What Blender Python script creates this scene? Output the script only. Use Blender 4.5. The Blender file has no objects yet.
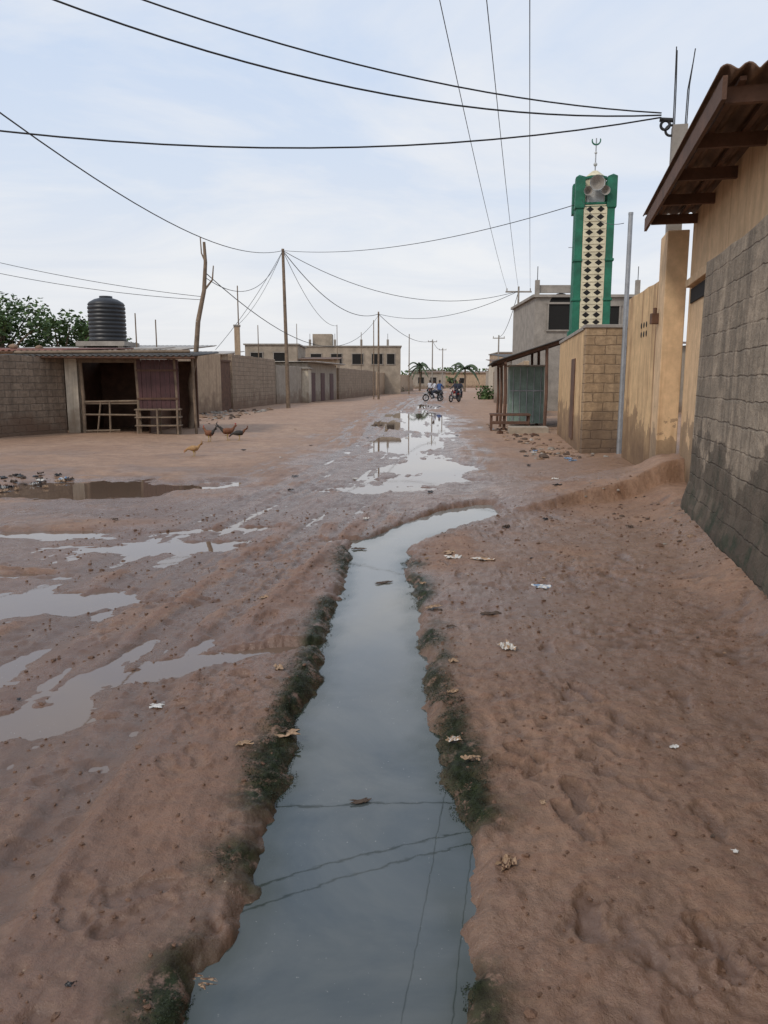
import bpy, math, random
import numpy as np
from mathutils import Vector, Matrix
random.seed(7)
scene=bpy.context.scene
R=math.radians

# ------------------------------------------------------------------ camera
cam_d=bpy.data.cameras.new("camera"); cam=bpy.data.objects.new("camera",cam_d)
scene.collection.objects.link(cam); scene.camera=cam
cam.location=(0,0,1.6); cam.rotation_euler=(R(90-9.58),0,0)
cam_d.sensor_fit='VERTICAL'; cam_d.sensor_height=24.0
cam_d.lens=24.0*770/1024; cam_d.clip_start=0.05; cam_d.clip_end=5000

# ------------------------------------------------------------------ node helpers
class NT:
    def __init__(s,nt): s.nt=nt; s.n=nt.nodes; s.l=nt.links
    def new(s,t,**k):
        n=s.n.new(t)
        for a,b in k.items(): setattr(n,a,b)
        return n
    def put(s,sock,v):
        if v is None: return
        if isinstance(v,bpy.types.NodeSocket): s.l.new(v,sock)
        else:
            if sock.type=='RGBA' and len(v)==3: v=(*v,1)
            sock.default_value=v
    def noise(s,scale,detail=4,rough=.55,vec=None,dist=0):
        n=s.new('ShaderNodeTexNoise'); n.inputs['Scale'].default_value=scale
        n.inputs['Detail'].default_value=detail; n.inputs['Roughness'].default_value=rough
        n.inputs['Distortion'].default_value=dist
        if vec is not None: s.l.new(vec,n.inputs['Vector'])
        return n.outputs['Fac']
    def ramp(s,fac,*st):
        n=s.new('ShaderNodeValToRGB'); e=n.color_ramp.elements
        while len(e)<len(st): e.new(.5)
        for i,(p,c) in enumerate(st):
            e[i].position=p; e[i].color=(*c,1) if len(c)==3 else c
        s.put(n.inputs['Fac'],fac); return n.outputs['Color']
    def g(s,fac,a,b): return s.ramp(fac,(a,(0,0,0)),(b,(1,1,1)))
    def mix(s,fac,a,b,mode='MIX'):
        n=s.new('ShaderNodeMix',data_type='RGBA',blend_type=mode)
        s.put(n.inputs[0],fac); s.put(n.inputs[6],a); s.put(n.inputs[7],b); return n.outputs[2]
    def math(s,op,a,b=None,clamp=False):
        n=s.new('ShaderNodeMath',operation=op,use_clamp=clamp)
        s.put(n.inputs[0],a)
        if b is not None: s.put(n.inputs[1],b)
        return n.outputs[0]
    def mul(s,a,b): return s.math('MULTIPLY',a,b)
    def attr(s,name): return s.new('ShaderNodeAttribute',attribute_name=name).outputs['Fac']
    def bump(s,h,strength=.5,dist=.01,normal=None):
        n=s.new('ShaderNodeBump'); n.inputs['Strength'].default_value=strength; n.inputs['Distance'].default_value=dist
        s.put(n.inputs['Height'],h)
        if normal is not None: s.l.new(normal,n.inputs['Normal'])
        return n.outputs['Normal']
    def smap(s,v,sc,rot=(0,0,0)):
        mp=s.new('ShaderNodeMapping'); mp.inputs['Scale'].default_value=sc; mp.inputs['Rotation'].default_value=rot
        s.l.new(v,mp.inputs['Vector']); return mp.outputs[0]

def newmat(name):
    m=bpy.data.materials.new(name); m.use_nodes=True
    t=NT(m.node_tree); b=t.n['Principled BSDF']
    return m,t,b
def coords(t,mode='Object'):
    return t.new('ShaderNodeTexCoord').outputs[mode]

def mat_plain(name,col,rough=.8,var=.25,scale=3,metal=0,bumps=.15,dirt=None):
    m,t,b=newmat(name); v=coords(t)
    n=t.noise(scale,5,.6,v); n2=t.noise(scale*7,4,.6,v)
    lo=tuple(c*(1-var) for c in col); hi=tuple(min(1,c*(1+var)) for c in col)
    c=t.ramp(n,(.3,lo),(.7,hi))
    c=t.mix(t.mul(t.g(n2,.45,.7),.35),c,tuple(x*.6 for x in col))
    t.put(b.inputs['Base Color'],c); b.inputs['Roughness'].default_value=rough; b.inputs['Metallic'].default_value=metal
    t.put(b.inputs['Normal'],t.bump(n2,bumps,.02))
    return m

def mat_block(name,c1,c2,mort,bw=.42,rh=.2,stain=(.09,.075,.055),stain_h=.9,mort_size=.014,streak=.5,moss=None,smear=None):
    m,t,b=newmat(name); v=coords(t)
    sp=t.new('ShaderNodeSeparateXYZ'); t.l.new(v,sp.inputs[0])
    cx=t.new('ShaderNodeCombineXYZ'); t.l.new(t.math('ADD',sp.outputs[0],sp.outputs[1]),cx.inputs[0]); t.l.new(sp.outputs[2],cx.inputs[1])
    wob=t.new('ShaderNodeVectorMath',operation='ADD')
    nz=t.new('ShaderNodeTexNoise'); nz.inputs['Scale'].default_value=5; nz.inputs['Detail'].default_value=4; t.l.new(v,nz.inputs['Vector'])
    sc=t.new('ShaderNodeVectorMath',operation='SCALE'); sc.inputs['Scale'].default_value=.06; t.l.new(nz.outputs['Color'],sc.inputs[0])
    t.l.new(cx.outputs[0],wob.inputs[0]); t.l.new(sc.outputs[0],wob.inputs[1])
    br=t.new('ShaderNodeTexBrick'); t.l.new(wob.outputs[0],br.inputs['Vector'])
    br.inputs['Scale'].default_value=1; br.inputs['Brick Width'].default_value=bw; br.inputs['Row Height'].default_value=rh
    br.inputs['Mortar Size'].default_value=mort_size; br.inputs['Mortar Smooth'].default_value=.8
    t.put(br.inputs['Color1'],c1); t.put(br.inputs['Color2'],c2); t.put(br.inputs['Mortar'],mort)
    n=t.noise(1.3,6,.62,v); n2=t.noise(9,6,.68,v); n3=t.noise(60,3,.6,v)
    c=t.mix(t.mul(t.g(n2,.38,.66),.65),br.outputs['Color'],tuple(x*.48 for x in c1))
    mk=None
    if smear:
        mk=t.g(t.noise(2.3,6,.7,v,.6),.47,.58); c=t.mix(t.mul(mk,.8),c,smear)
        c=t.mix(t.mul(t.g(t.noise(4.1,6,.7,v,.4),.48,.60),.55),c,tuple(x*.52 for x in smear))
    st=t.noise(1.6,5,.62,t.smap(v,(3,3,.25)))
    c=t.mix(t.mul(t.g(st,.45,.68),streak),c,tuple(x*.40 for x in c1))
    zz=t.math('ADD',sp.outputs[2],t.mul(t.math('SUBTRACT',n,.5),-2.4))
    c=t.mix(t.mul(t.ramp(zz,(0,(1,1,1)),(stain_h*.5,(.65,.65,.65)),(stain_h,(0,0,0))),.95),c,stain)
    if moss:
        c=t.mix(t.mul(t.g(t.noise(3.2,6,.7,v),.48,.60),t.ramp(zz,(.1,(1,1,1)),(stain_h,(0,0,0)))),c,moss)
    c=t.mix(t.mul(t.g(n3,.56,.68),.4),c,tuple(x*.4 for x in c1))
    t.put(b.inputs['Base Color'],c); b.inputs['Roughness'].default_value=.92
    mo=t.mul(br.outputs['Fac'],-.7)
    if mk is not None: mo=t.mul(mo,t.math('SUBTRACT',1.0,t.mul(mk,.8)))
    h=t.math('ADD',mo,t.mul(n3,.45))
    h=t.math('ADD',h,t.mul(n2,1.4))
    t.put(b.inputs['Normal'],t.bump(h,.95,.02))
    return m

def mat_plaster(name,col,stain,stain_h=1.1,low=None,amt=.8):
    m,t,b=newmat(name); v=coords(t)
    sp=t.new('ShaderNodeSeparateXYZ'); t.l.new(v,sp.inputs[0])
    n2=t.noise(5,6,.65,v); n3=t.noise(70,3,.6,v)
    c=t.ramp(n2,(.3,tuple(x*.78 for x in col)),(.7,tuple(min(1,x*1.1) for x in col)))
    c=t.mix(t.mul(t.g(t.noise(1.1,6,.65,v,.5),.48,.66),.5),c,tuple(x*.62 for x in col))
    st=t.noise(1.5,6,.64,t.smap(v,(4.5,4.5,.3)))
    c=t.mix(t.mul(t.g(st,.48,.68),amt),c,stain)
    zz=t.math('ADD',sp.outputs[2],t.mul(t.math('SUBTRACT',t.noise(1.7,6,.65,v),.5),-2.6))
    c=t.mix(t.mul(t.ramp(zz,(0,(1,1,1)),(stain_h*.6,(.55,.55,.55)),(stain_h,(0,0,0))),.94),c,low or stain)
    t.put(b.inputs['Base Color'],c); b.inputs['Roughness'].default_value=.9
    t.put(b.inputs['Normal'],t.bump(t.math('ADD',n3,t.mul(n2,1.8)),.5,.01))
    return m

# ------------------------------------------------------------------ geometry helpers
def L3(p): return (p[0],p[1],p[2] if len(p)>2 else 0.0)
class MB:
    def __init__(s): s.v=[]; s.f=[]; s.m=[]; s.mats=[]; s.sm=[]
    def mi(s,mat):
        if mat not in s.mats: s.mats.append(mat)
        return s.mats.index(mat)
    def add(s,vs,fs,mat,smooth=False):
        o=len(s.v); s.v+= [tuple(v) for v in vs]; k=s.mi(mat)
        for f in fs: s.f.append([i+o for i in f]); s.m.append(k); s.sm.append(smooth)
    def box(s,c,size,mat,rz=0,rx=0,ry=0):
        hx,hy,hz=[q/2 for q in size]
        M=Matrix.Translation(c)@Matrix.Rotation(rz,4,'Z')@Matrix.Rotation(ry,4,'Y')@Matrix.Rotation(rx,4,'X')
        vs=[M@Vector((x*hx,y*hy,z*hz)) for z in(-1,1) for y in(-1,1) for x in(-1,1)]
        s.add(vs,[(0,2,3,1),(4,5,7,6),(0,1,5,4),(2,6,7,3),(0,4,6,2),(1,3,7,5)],mat)
    def cyl(s,p0,p1,r0,mat,r1=None,n=10,smooth=True,cap=True):
        r1=r0 if r1 is None else r1
        p0=Vector(p0);p1=Vector(p1);d=(p1-p0).normalized()
        a=d.orthogonal().normalized(); b=d.cross(a)
        vs=[];fs=[]
        for p,r in((p0,r0),(p1,r1)):
            for i in range(n):
                q=2*math.pi*i/n; vs.append(p+a*math.cos(q)*r+b*math.sin(q)*r)
        for i in range(n): fs.append((i,(i+1)%n,n+(i+1)%n,n+i))
        s.add(vs,fs,mat,smooth)
        if cap:
            s.add(vs[:n],[tuple(range(n-1,-1,-1))],mat); s.add(vs[n:],[tuple(range(n))],mat)
    def tube(s,pts,rad,mat,n=8):
        for i in range(len(pts)-1):
            r0=rad[i] if hasattr(rad,'__len__') else rad; r1=rad[i+1] if hasattr(rad,'__len__') else rad
            s.cyl(pts[i],pts[i+1],r0,mat,r1,n)
    def lathe(s,c,prof,mat,n=20,smooth=True,axis='Z'):
        vs=[];fs=[]
        for r,z in prof:
            for i in range(n):
                q=2*math.pi*i/n
                if axis=='Z': vs.append((c[0]+r*math.cos(q),c[1]+r*math.sin(q),c[2]+z))
                elif axis=='Y': vs.append((c[0]+r*math.cos(q),c[1]+z,c[2]+r*math.sin(q)))
        for k in range(len(prof)-1):
            for i in range(n): fs.append((k*n+i,k*n+(i+1)%n,(k+1)*n+(i+1)%n,(k+1)*n+i))
        s.add(vs,fs,mat,smooth)
    def ell(s,c,r,mat,nu=12,nv=8,jit=0,smooth=True):
        vs=[];fs=[]
        for j in range(nv+1):
            th=math.pi*j/nv
            for i in range(nu):
                q=2*math.pi*i/nu; k=1+random.uniform(-jit,jit)
                vs.append(Vector(c)+Vector((r[0]*math.sin(th)*math.cos(q)*k,r[1]*math.sin(th)*math.sin(q)*k,r[2]*math.cos(th)*k)))
        for j in range(nv):
            for i in range(nu): fs.append((j*nu+i,(j+1)*nu+i,(j+1)*nu+(i+1)%nu,j*nu+(i+1)%nu))
        s.add(vs,fs,mat,smooth)
    def torus(s,c,R_,r,mat,nu=24,nv=8,axis='Y'):
        vs=[];fs=[]
        for i in range(nu):
            q=2*math.pi*i/nu
            for j in range(nv):
                w=2*math.pi*j/nv; rr=R_+r*math.cos(w)
                if axis=='Y': vs.append((c[0]+rr*math.cos(q),c[1]+r*math.sin(w),c[2]+rr*math.sin(q)))
                else: vs.append((c[0]+rr*math.cos(q),c[1]+rr*math.sin(q),c[2]+r*math.sin(w)))
        for i in range(nu):
            for j in range(nv): fs.append((i*nv+j,((i+1)%nu)*nv+j,((i+1)%nu)*nv+(j+1)%nv,i*nv+(j+1)%nv))
        s.add(vs,fs,mat,True)
    def obj(s,name,loc=(0,0,0),rz=0,parent=None,bevel=0):
        me=bpy.data.meshes.new(name); me.from_pydata(s.v,[],s.f); 
        for m in s.mats: me.materials.append(m)
        me.polygons.foreach_set('material_index',s.m); me.polygons.foreach_set('use_smooth',s.sm); me.update()
        o=bpy.data.objects.new(name,me); scene.collection.objects.link(o)
        o.location=L3(loc); o.rotation_euler=(0,0,rz)
        if parent: o.parent=parent
        if bevel:
            b=o.modifiers.new('b','BEVEL'); b.width=bevel; b.segments=2; b.limit_method='ANGLE'
        return o
def empty(name,loc=(0,0,0),rz=0):
    e=bpy.data.objects.new(name,None); e.empty_display_size=.3; scene.collection.objects.link(e)
    e.location=L3(loc); e.rotation_euler=(0,0,rz); return e

# ------------------------------------------------------------------ terrain maths
def vn(x,y,seed):
    ix=np.floor(x).astype(np.int64); iy=np.floor(y).astype(np.int64)
    fx=x-ix; fy=y-iy
    fx=fx*fx*fx*(fx*(fx*6-15)+10); fy=fy*fy*fy*(fy*(fy*6-15)+10)
    def h(a,b):
        n=(a*374761393+b*668265263+seed*1442695041)&0xffffffff
        n=((n^(n>>13))*1274126177)&0xffffffff
        return ((n^(n>>16))&0xffff)/32767.5-1
    return (h(ix,iy)*(1-fx)+h(ix+1,iy)*fx)*(1-fy)+(h(ix,iy+1)*(1-fx)+h(ix+1,iy+1)*fx)*fy
def fbm(x,y,sc,oct,seed,gain=.5):
    o=0;a=1;t=0
    for i in range(oct):
        o=o+a*vn(x*sc+i*17.3,y*sc-i*9.1,seed+i); t+=a; a*=gain; sc*=2.03
    return o/t
def sst(a,b,x):
    t=np.clip((x-a)/(b-a),0,1); return t*t*(3-2*t)
WL=-.045
DITCH=[(-.15,-1.5,.34),(-.15,1.7,.345),(-.085,2.18,.37),(-.06,2.76,.39),(-.09,3.27,.345),(-.09,3.715,.335),(-.05,4.46,.31),
       (-.065,5.54,.30),(-.08,6.85,.27),(-.03,7.6,.29),(.35,8.4,.32),(.85,9.2,.42),(1.15,9.75,.36),(1.35,10.2,.16)]
def ditch_sd(x,y):
    best=np.full_like(x,1e9)
    for (x0,y0,r0),(x1,y1,r1) in zip(DITCH[:-1],DITCH[1:]):
        dx,dy=x1-x0,y1-y0
        t=np.clip(((x-x0)*dx+(y-y0)*dy)/(dx*dx+dy*dy),0,1)
        best=np.minimum(best,np.hypot(x-x0-t*dx,y-y0-t*dy)-(r0+(r1-r0)*t))
    return best+.07*fbm(x,y,2.8,3,41)+.045*fbm(x,y,11,4,43,.6)
# (cx,cy,rx,ry,rot,depth)
PUD=[(-2.5,5.55,.9,.26,.05,.055),(-3.4,6.4,.6,.16,0,.055),(-.72,4.50,.5,.10,.3,.075),(-1.35,4.15,.35,.08,.4,.065),(-.5,7.9,.3,.1,.1,.055),(-2.2,7.6,.9,.22,.1,.05),(-3.6,8.2,.9,.25,0,.05),(-1.7,8.5,.7,.12,.2,.05),(-1.75,3.55,.3,.16,.3,.05),
     (-5.0,12.0,1.9,1.2,0,.10),(-.2,11.8,.75,.36,.1,.06),(.6,12.9,.7,.6,0,.06),(1.1,15.6,.7,2.0,0,.06),(.45,14.6,.35,.8,0,.05),
     (.55,20.5,.9,2.6,0,.055),(1.6,27,.8,3.4,0,.055),(.3,30,.7,3,0,.05),(1.6,38,1.4,5,0,.06),(3,52,1.1,6,0,.06)]
ZON=[(-2.6,7.5,1.9,1.15,1.),(-1.85,3.6,.8,1.1,1.),(-3.3,5.7,1.5,.95,1.),(.5,13.8,1.5,3.6,1.),(.9,21,1.7,5.5,.95),(1.6,34,2.2,9,.95),(-1.2,9.6,1.2,.9,.8),(-3.5,10,2.2,1.2,.7),(-1.2,4.5,.65,.45,.9),(-.7,16,1.3,3.5,.7)]
FOOT=[]
r2=random.Random(3)
for i in range(60): FOOT.append((r2.uniform(.55,2.4),r2.uniform(1.5,7),r2.uniform(-.6,.6),r2.uniform(.4,1.1)))
for i in range(44): FOOT.append((r2.uniform(-2.0,-.6),r2.uniform(1.5,5.5),r2.uniform(-1,1),r2.uniform(.4,1.0)))
FOOT+=[(1.02,3.72,.3,2.0),(.55,3.0,1.2,1.9),(.62,3.08,.9,1.6),(1.35,2.2,.5,1.5),(.95,1.95,.2,1.6),(.75,2.75,0,1.7),(.70,2.58,.3,1.5),(.62,2.1,-.2,1.2)]
def terrain(x,y,detail=True):
    x=np.asarray(x,float); y=np.asarray(y,float)
    h=.008+.024*fbm(x,y,.55,3,11)+.012*fbm(x,y,3,3,23)+.012*sst(.3,.8,x)
    cx=np.interp(y,[-5,2.9,4.3,5.5,7.5,12,18,40,70,130],[-1.9,-1.85,-1.8,-1.6,-1.3,-.6,.3,1.3,3.3,9])
    s=x-cx
    road=np.exp(-(s/np.interp(y,[0,10,40],[1.1,1.9,2.6]))**2)
    rut=fbm(s*1.0+.15*fbm(x,y,.5,2,5),y*.07,3.2,4,31)
    rutf=fbm(s+.05*fbm(x,y,1.5,2,6),y*.10,10,4,37,.6)
    lug=np.sin(y*38+4*np.sin(x*9))*.5+.5
    det=road*(.042*rut+.024*rutf)
    tr=np.exp(-((np.abs(s)-.62)/.10)**2)+.7*np.exp(-((s-.25)/.09)**2)+.6*np.exp(-((s+1.15)/.1)**2)
    det=det-road*.036*tr*(.7+.3*lug)+road*.024*np.exp(-((np.abs(s)-.79)/.045)**2)*(1+.6*fbm(x,y,8,2,15))
    h=h+det-.012*road
    h=h+.05*sst(1.6,3.3,x-.12*(y-5))+.05*sst(4,8,-x-.02*y)
    dw=(3.47+.22*(y-8.6))-x
    h=h+np.where((y<11.5)&(dw>-.6),.15*np.exp(-(np.maximum(dw,0)/(.28+.12*fbm(x,y,1.5,2,88)))**2),0)
    z_=np.zeros_like(x)
    for (px,py,rx,ry,st) in ZON: z_=np.maximum(z_,st*np.exp(-(((x-px)/rx)**2+((y-py)/ry)**2)**1.5))
    z_=z_*sst(-.35,.15,fbm(x,y,.8,3,57)+z_-.5)
    flat=WL+.008+.027*fbm(s*1.6,y*.6,1.9,5,59)+det*.6
    h=h*(1-z_)+flat*z_
    for (px,py,rx,ry,a,d) in PUD:
        idx=np.nonzero((np.abs(x-px)<2.4*max(rx,ry))&(np.abs(y-py)<2.4*max(rx,ry)))[0]
        if len(idx)==0: continue
        xi=x[idx]; yi=y[idx]
        u=((xi-px)*math.cos(a)+(yi-py)*math.sin(a))/rx; v=(-(xi-px)*math.sin(a)+(yi-py)*math.cos(a))/ry
        qq=np.sqrt(u*u+v*v)+.8*fbm(u,v,1.6,5,77+int(px*7),.6)
        h[idx]-=(d+.01)*(1-sst(.45,1.4,qq))
    tt=np.clip((x-1.6)/2.5,0,1.4); yy=9.45+.52*(x-1.7)+.08*fbm(x,y,2,2,71)
    front=sst(-.03,.06,y-yy); back=1-sst(1.0,2.6,y-yy)
    h=h+np.where(x>1.5,.30*tt**.65*front*back,0)
    sd=ditch_sd(x,y)
    k=sst(-.16,.07,sd)
    h=(WL-.13)*(1-k)+h*k
    if detail:
        near=1-sst(9,20,y)
        lump=fbm(x,y,6.5,4,61,.6)
        churn=.7+.9*sst(-.2,.5,fbm(x,y,1.1,2,99))
        d2=near*churn*(.012*(.45-np.abs(lump)*2.2)+.009*fbm(x,y,15,4,62,.62))
        alg=np.exp(-((sd-.04)/.09)**2)*sst(-.3,.2,fbm(x,y,2.0,3,91)+.2)*(1-sst(7,9,y))
        d2=d2+alg*.030*(fbm(x,y,20,4,93,.6)+.1)
        sub=np.nonzero((np.abs(x)<3)&(y>1)&(y<8.6))[0]; xsb=x[sub]; ysb=y[sub]; hs=np.zeros(len(sub))
        wob=.7*fbm(xsb,ysb,14,3,5)
        for (fx,fy,a,w) in FOOT:
            m=(np.abs(xsb-fx)<.26)&(np.abs(ysb-fy)<.26)
            if m.any():
                xm=xsb[m]-fx; ym=ysb[m]-fy
                u=(xm*math.cos(a)+ym*math.sin(a)); v=(-xm*math.sin(a)+ym*math.cos(a))
                wd=.044-.014*np.exp(-((v+.02)/.035)**2)
                q=np.sqrt((u/wd)**2+(v/.125)**4)+wob[m]
                hs[m]+= w*(-.013*(1-sst(.75,1.05,q))+.007*np.exp(-((q-1.22)/.16)**2))
        d2[sub]+=hs
        d2=d2*sst(-.05,.12,sd)*(1-.5*z_)
        h=h+d2; det=det+d2
    return h,sd,road,det,z_
def gz(x,y): return float(terrain(np.array([float(x)]),np.array([float(y)]),False)[0][0])

def axis(hi,dmin,k,c,far,kf,cap=80):
    out=[]; v=c
    while v<hi:
        a=abs(v-c); v+=min(cap,max(dmin,k*a) if a<far else kf*a); out.append(v)
    return out
def grid(name,xs,ys,hf):
    X,Y=np.meshgrid(xs,ys); nx,ny=len(xs),len(ys); xf=X.ravel(); yf=Y.ravel(); H=hf(xf,yf)
    me=bpy.data.meshes.new(name); co=np.column_stack([xf,yf,H]).astype(np.float32)
    me.vertices.add(len(co)); me.vertices.foreach_set('co',co.ravel())
    i=np.arange(nx-1)[None,:]+np.arange(ny-1)[:,None]*nx
    q=np.stack([i,i+1,i+1+nx,i+nx],-1).reshape(-1,4).astype(np.int32)
    me.loops.add(q.size); me.loops.foreach_set('vertex_index',q.ravel())
    me.polygons.add(len(q)); me.polygons.foreach_set('loop_start',np.arange(0,q.size,4,dtype=np.int32))
    me.polygons.foreach_set('loop_total',np.full(len(q),4,dtype=np.int32))
    me.polygons.foreach_set('use_smooth',np.ones(len(q),dtype=bool)); me.update(calc_edges=True)
    o=bpy.data.objects.new(name,me); scene.collection.objects.link(o); return me,xf,yf
def addattr(me,n,a):
    at=me.attributes.new(n,'FLOAT','POINT'); at.data.foreach_set('value',a.astype(np.float32))
xr=axis(900,.011,.0120,0,16,.06); xs=np.array([-v for v in xr[::-1]]+[0]+xr)
yf_=axis(1500,.011,.0070,1.2,120,.04); yb=axis(30,.05,.1,0,5,.2)
ys=np.array([1.2-v for v in yb[::-1]]+[1.2]+yf_)
T={}
def hf(x,y):
    T['r']=terrain(x,y); return T['r'][0]
me,xf,yf=grid('ground',xs,ys,hf)
H,SD,ROAD,DET,ZW=T['r']
patch=np.exp(-(((xf-.95)/.5)**2+((yf-5.5)/.42)**2)**2)*sst(-.5,.1,fbm(xf,yf,2.2,3,81))
big=sst(-.15,.35,fbm(xf,yf,.7,4,55))
wet=np.clip((1-sst(WL+.002,WL+.042,H))*.95+ZW*.75+patch*.9+.5*np.exp(-(np.maximum(SD,0)/.17)**2)+.65*big*sst(30,3,yf)+.5*sst(-.003,-.014,DET)+.25*ROAD,0,1)
alg=np.exp(-((SD-.045)/.11)**2)*sst(-.35,.15,fbm(xf,yf,1.7,3,91)+.05)*(1-sst(6.5,9,yf))
addattr(me,'wet',wet); addattr(me,'alg',np.clip(alg,0,1)); addattr(me,'road',ROAD)
addattr(me,'cav_shade_damp',np.clip(-DET/.018,-1,1)*.5+.5)  # relief mask for painted occlusion shade and damp in the hollows
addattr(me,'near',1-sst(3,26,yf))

m,t,b=newmat('mud')
pos=t.new('ShaderNodeNewGeometry').outputs['Position']
n1=t.noise(.5,6,.62,pos,.4); n2=t.noise(3.2,7,.66,pos); n3=t.noise(20,7,.74,pos); n4=t.noise(120,3,.6,pos)
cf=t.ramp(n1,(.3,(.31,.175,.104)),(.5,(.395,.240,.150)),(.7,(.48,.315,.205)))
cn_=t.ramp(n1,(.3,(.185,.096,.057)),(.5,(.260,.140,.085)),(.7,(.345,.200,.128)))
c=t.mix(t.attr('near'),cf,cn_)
c=t.mix(t.mul(t.g(n2,.44,.62),.55),c,(.130,.066,.040))
c=t.mix(t.mul(t.g(n3,.50,.64),.50),c,(.088,.046,.029))
c=t.mix(t.mul(t.g(n3,.46,.36),.22),c,(.37,.235,.155))
c=t.mix(t.mul(t.g(n4,.63,.68),.16),c,(.40,.30,.22))
c=t.mix(t.mul(t.attr('road'),.42),c,(.200,.090,.050))
c=t.mix(t.mul(t.g(t.attr('cav_shade_damp'),.5,.95),.6),c,(.085,.044,.028))  # hollows coloured darker: painted occlusion shade together with damp
c=t.mix(t.mul(t.g(t.attr('cav_shade_damp'),.45,.1),.20),c,(.40,.26,.17))
wet_=t.attr('wet')
c=t.mix(t.mul(wet_,.60),c,(.085,.044,.027))
algm=t.mul(t.attr('alg'),t.g(t.noise(9,7,.78,pos),.38,.47))
c=t.mix(algm,c,t.ramp(n3,(.4,(.010,.013,.006)),(.65,(.034,.044,.018))))
t.put(b.inputs['Base Color'],c)
t.put(b.inputs['Roughness'],t.math('SUBTRACT',.70,t.mul(t.mul(t.g(wet_,.05,.6),t.ramp(n2,(.35,(1,1,1)),(.68,(.5,.5,.5)))),.54)))
t.put(b.inputs['Specular IOR Level'],t.math('SUBTRACT',.6,t.mul(algm,.5)))
hh=t.math('ADD',t.mul(n2,.9),t.math('ADD',t.mul(n3,.55),t.mul(n4,.04)))
bs=t.new('ShaderNodeBump'); bs.inputs['Distance'].default_value=.045; t.put(bs.inputs['Height'],hh)
t.put(bs.inputs['Strength'],t.math('SUBTRACT',.95,t.mul(t.g(wet_,.3,.9),.50)))
t.put(b.inputs['Normal'],bs.outputs[0])
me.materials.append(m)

wx=np.array([v for v in xs[::2] if -9<v<6]); wy=np.array([v for v in ys[::2] if -2<v<62])
mw,wxf,wyf=grid('water',wx,wy,lambda x,y:np.full_like(x,WL))
wsd=ditch_sd(wxf,wyf)+.03*fbm(wxf,wyf,6,4,44)
addattr(mw,'edge',np.where(wyf<9,np.exp(-(np.maximum(-wsd,0)/.10)**2)*sst(-.6,.1,fbm(wxf,wyf,1.7,3,91)+.15),0)*sst(.3,0,wsd))
addattr(mw,'ditch',sst(.1,0,wsd))
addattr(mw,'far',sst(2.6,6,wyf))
m_wat,t,b=newmat('murky_water')
pos=t.new('ShaderNodeNewGeometry').outputs['Position']
n1=t.noise(1.3,6,.62,pos,.6)
c=t.ramp(n1,(.35,(.040,.056,.064)),(.65,(.105,.115,.110)))
c=t.mix(t.mul(t.attr('far'),.75),c,(.24,.225,.19))  # paler base colour farther off paints in the stronger reflection there
c=t.mix(t.math('SUBTRACT',1,t.attr('ditch')),c,(.150,.100,.070))
sp1=t.g(t.noise(75,3,.6,pos),.70,.74); msk=t.g(t.noise(2.5,4,.6,pos),.42,.60)
c=t.mix(t.mul(t.mul(sp1,msk),.6),c,(.5,.5,.45))
c=t.mix(t.mul(t.attr('edge'),.85),c,(.018,.026,.014))
t.put(b.inputs['Base Color'],c); b.inputs['Roughness'].default_value=.02; b.inputs['IOR'].default_value=1.65
t.put(b.inputs['Normal'],t.bump(t.noise(5,3,.5,pos),.03,.01))
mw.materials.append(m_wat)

# ------------------------------------------------------------------ materials
M_grayblock=mat_block('gray_block',(.28,.225,.165),(.37,.30,.225),(.25,.20,.15),bw=.45,rh=.21,stain=(.055,.040,.027),stain_h=1.9,moss=(.024,.032,.016),streak=.7,smear=(.43,.34,.25),mort_size=.012)
M_leftblock=mat_block('left_block',(.22,.165,.12),(.31,.235,.17),(.14,.115,.09),bw=.4,rh=.2,stain=(.14,.085,.055),stain_h=.7)
M_tanblock=mat_block('tan_block',(.40,.27,.155),(.50,.35,.21),(.27,.185,.115),bw=.45,rh=.2,stain=(.12,.08,.055),stain_h=1.3,streak=.5)
M_farblock=mat_block('far_block',(.33,.245,.17),(.42,.32,.23),(.24,.18,.13),bw=.5,rh=.25,stain=(.18,.11,.07),stain_h=.9)
M_beige=mat_plaster('beige_plaster',(.70,.49,.29),(.38,.23,.12),1.7,(.13,.09,.06),.65)
M_beige2=mat_plaster('yellow_plaster',(.66,.45,.24),(.22,.11,.05),2.2,(.15,.088,.048),.95)
M_tanpl=mat_plaster('tan_plaster',(.46,.34,.23),(.25,.17,.11),1,(.18,.115,.075))
M_greypl=mat_plaster('grey_plaster',(.37,.32,.26),(.20,.16,.12),1,(.18,.12,.08))
M_paleplaster=mat_plaster('pale_plaster',(.60,.53,.42),(.3,.24,.17),.9,(.22,.16,.11))
M_conc=mat_plain('concrete',(.29,.26,.225),.9,.25,2,0,.3)
M_conct=mat_plain('tan_concrete',(.32,.265,.205),.9,.3,1,0,.3)
M_dark=mat_plain('dark_void_and_shadow',(.012,.011,.010),.95,.1)
M_rust=mat_plain('rusty_sheet',(.14,.08,.05),.75,.45,2.5,0,.2)
M_roofl=mat_plain('pale_sheet',(.42,.38,.33),.6,.25,2,.2,.2)
M_roofd=mat_plain('dark_sheet',(.075,.068,.062),.65,.35,2,.2,.2)
M_redroof=mat_plain('red_sheet',(.20,.085,.06),.7,.35,2,0,.2)
M_wood=mat_plain('weathered_wood',(.20,.145,.10),.9,.35,5,0,.4)
M_woodd=mat_plain('brown_board',(.115,.058,.035),.8,.35,4,0,.3)
M_maroon=mat_plain('maroon_metal',(.085,.035,.035),.6,.3,3,.2,.15)
M_greenmetal=mat_plain('greygreen_metal',(.20,.27,.23),.6,.25,3,.3,.15)
M_green=mat_plain('green_paint',(.012,.13,.075),.7,.35,2.2,0,.2)
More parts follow.
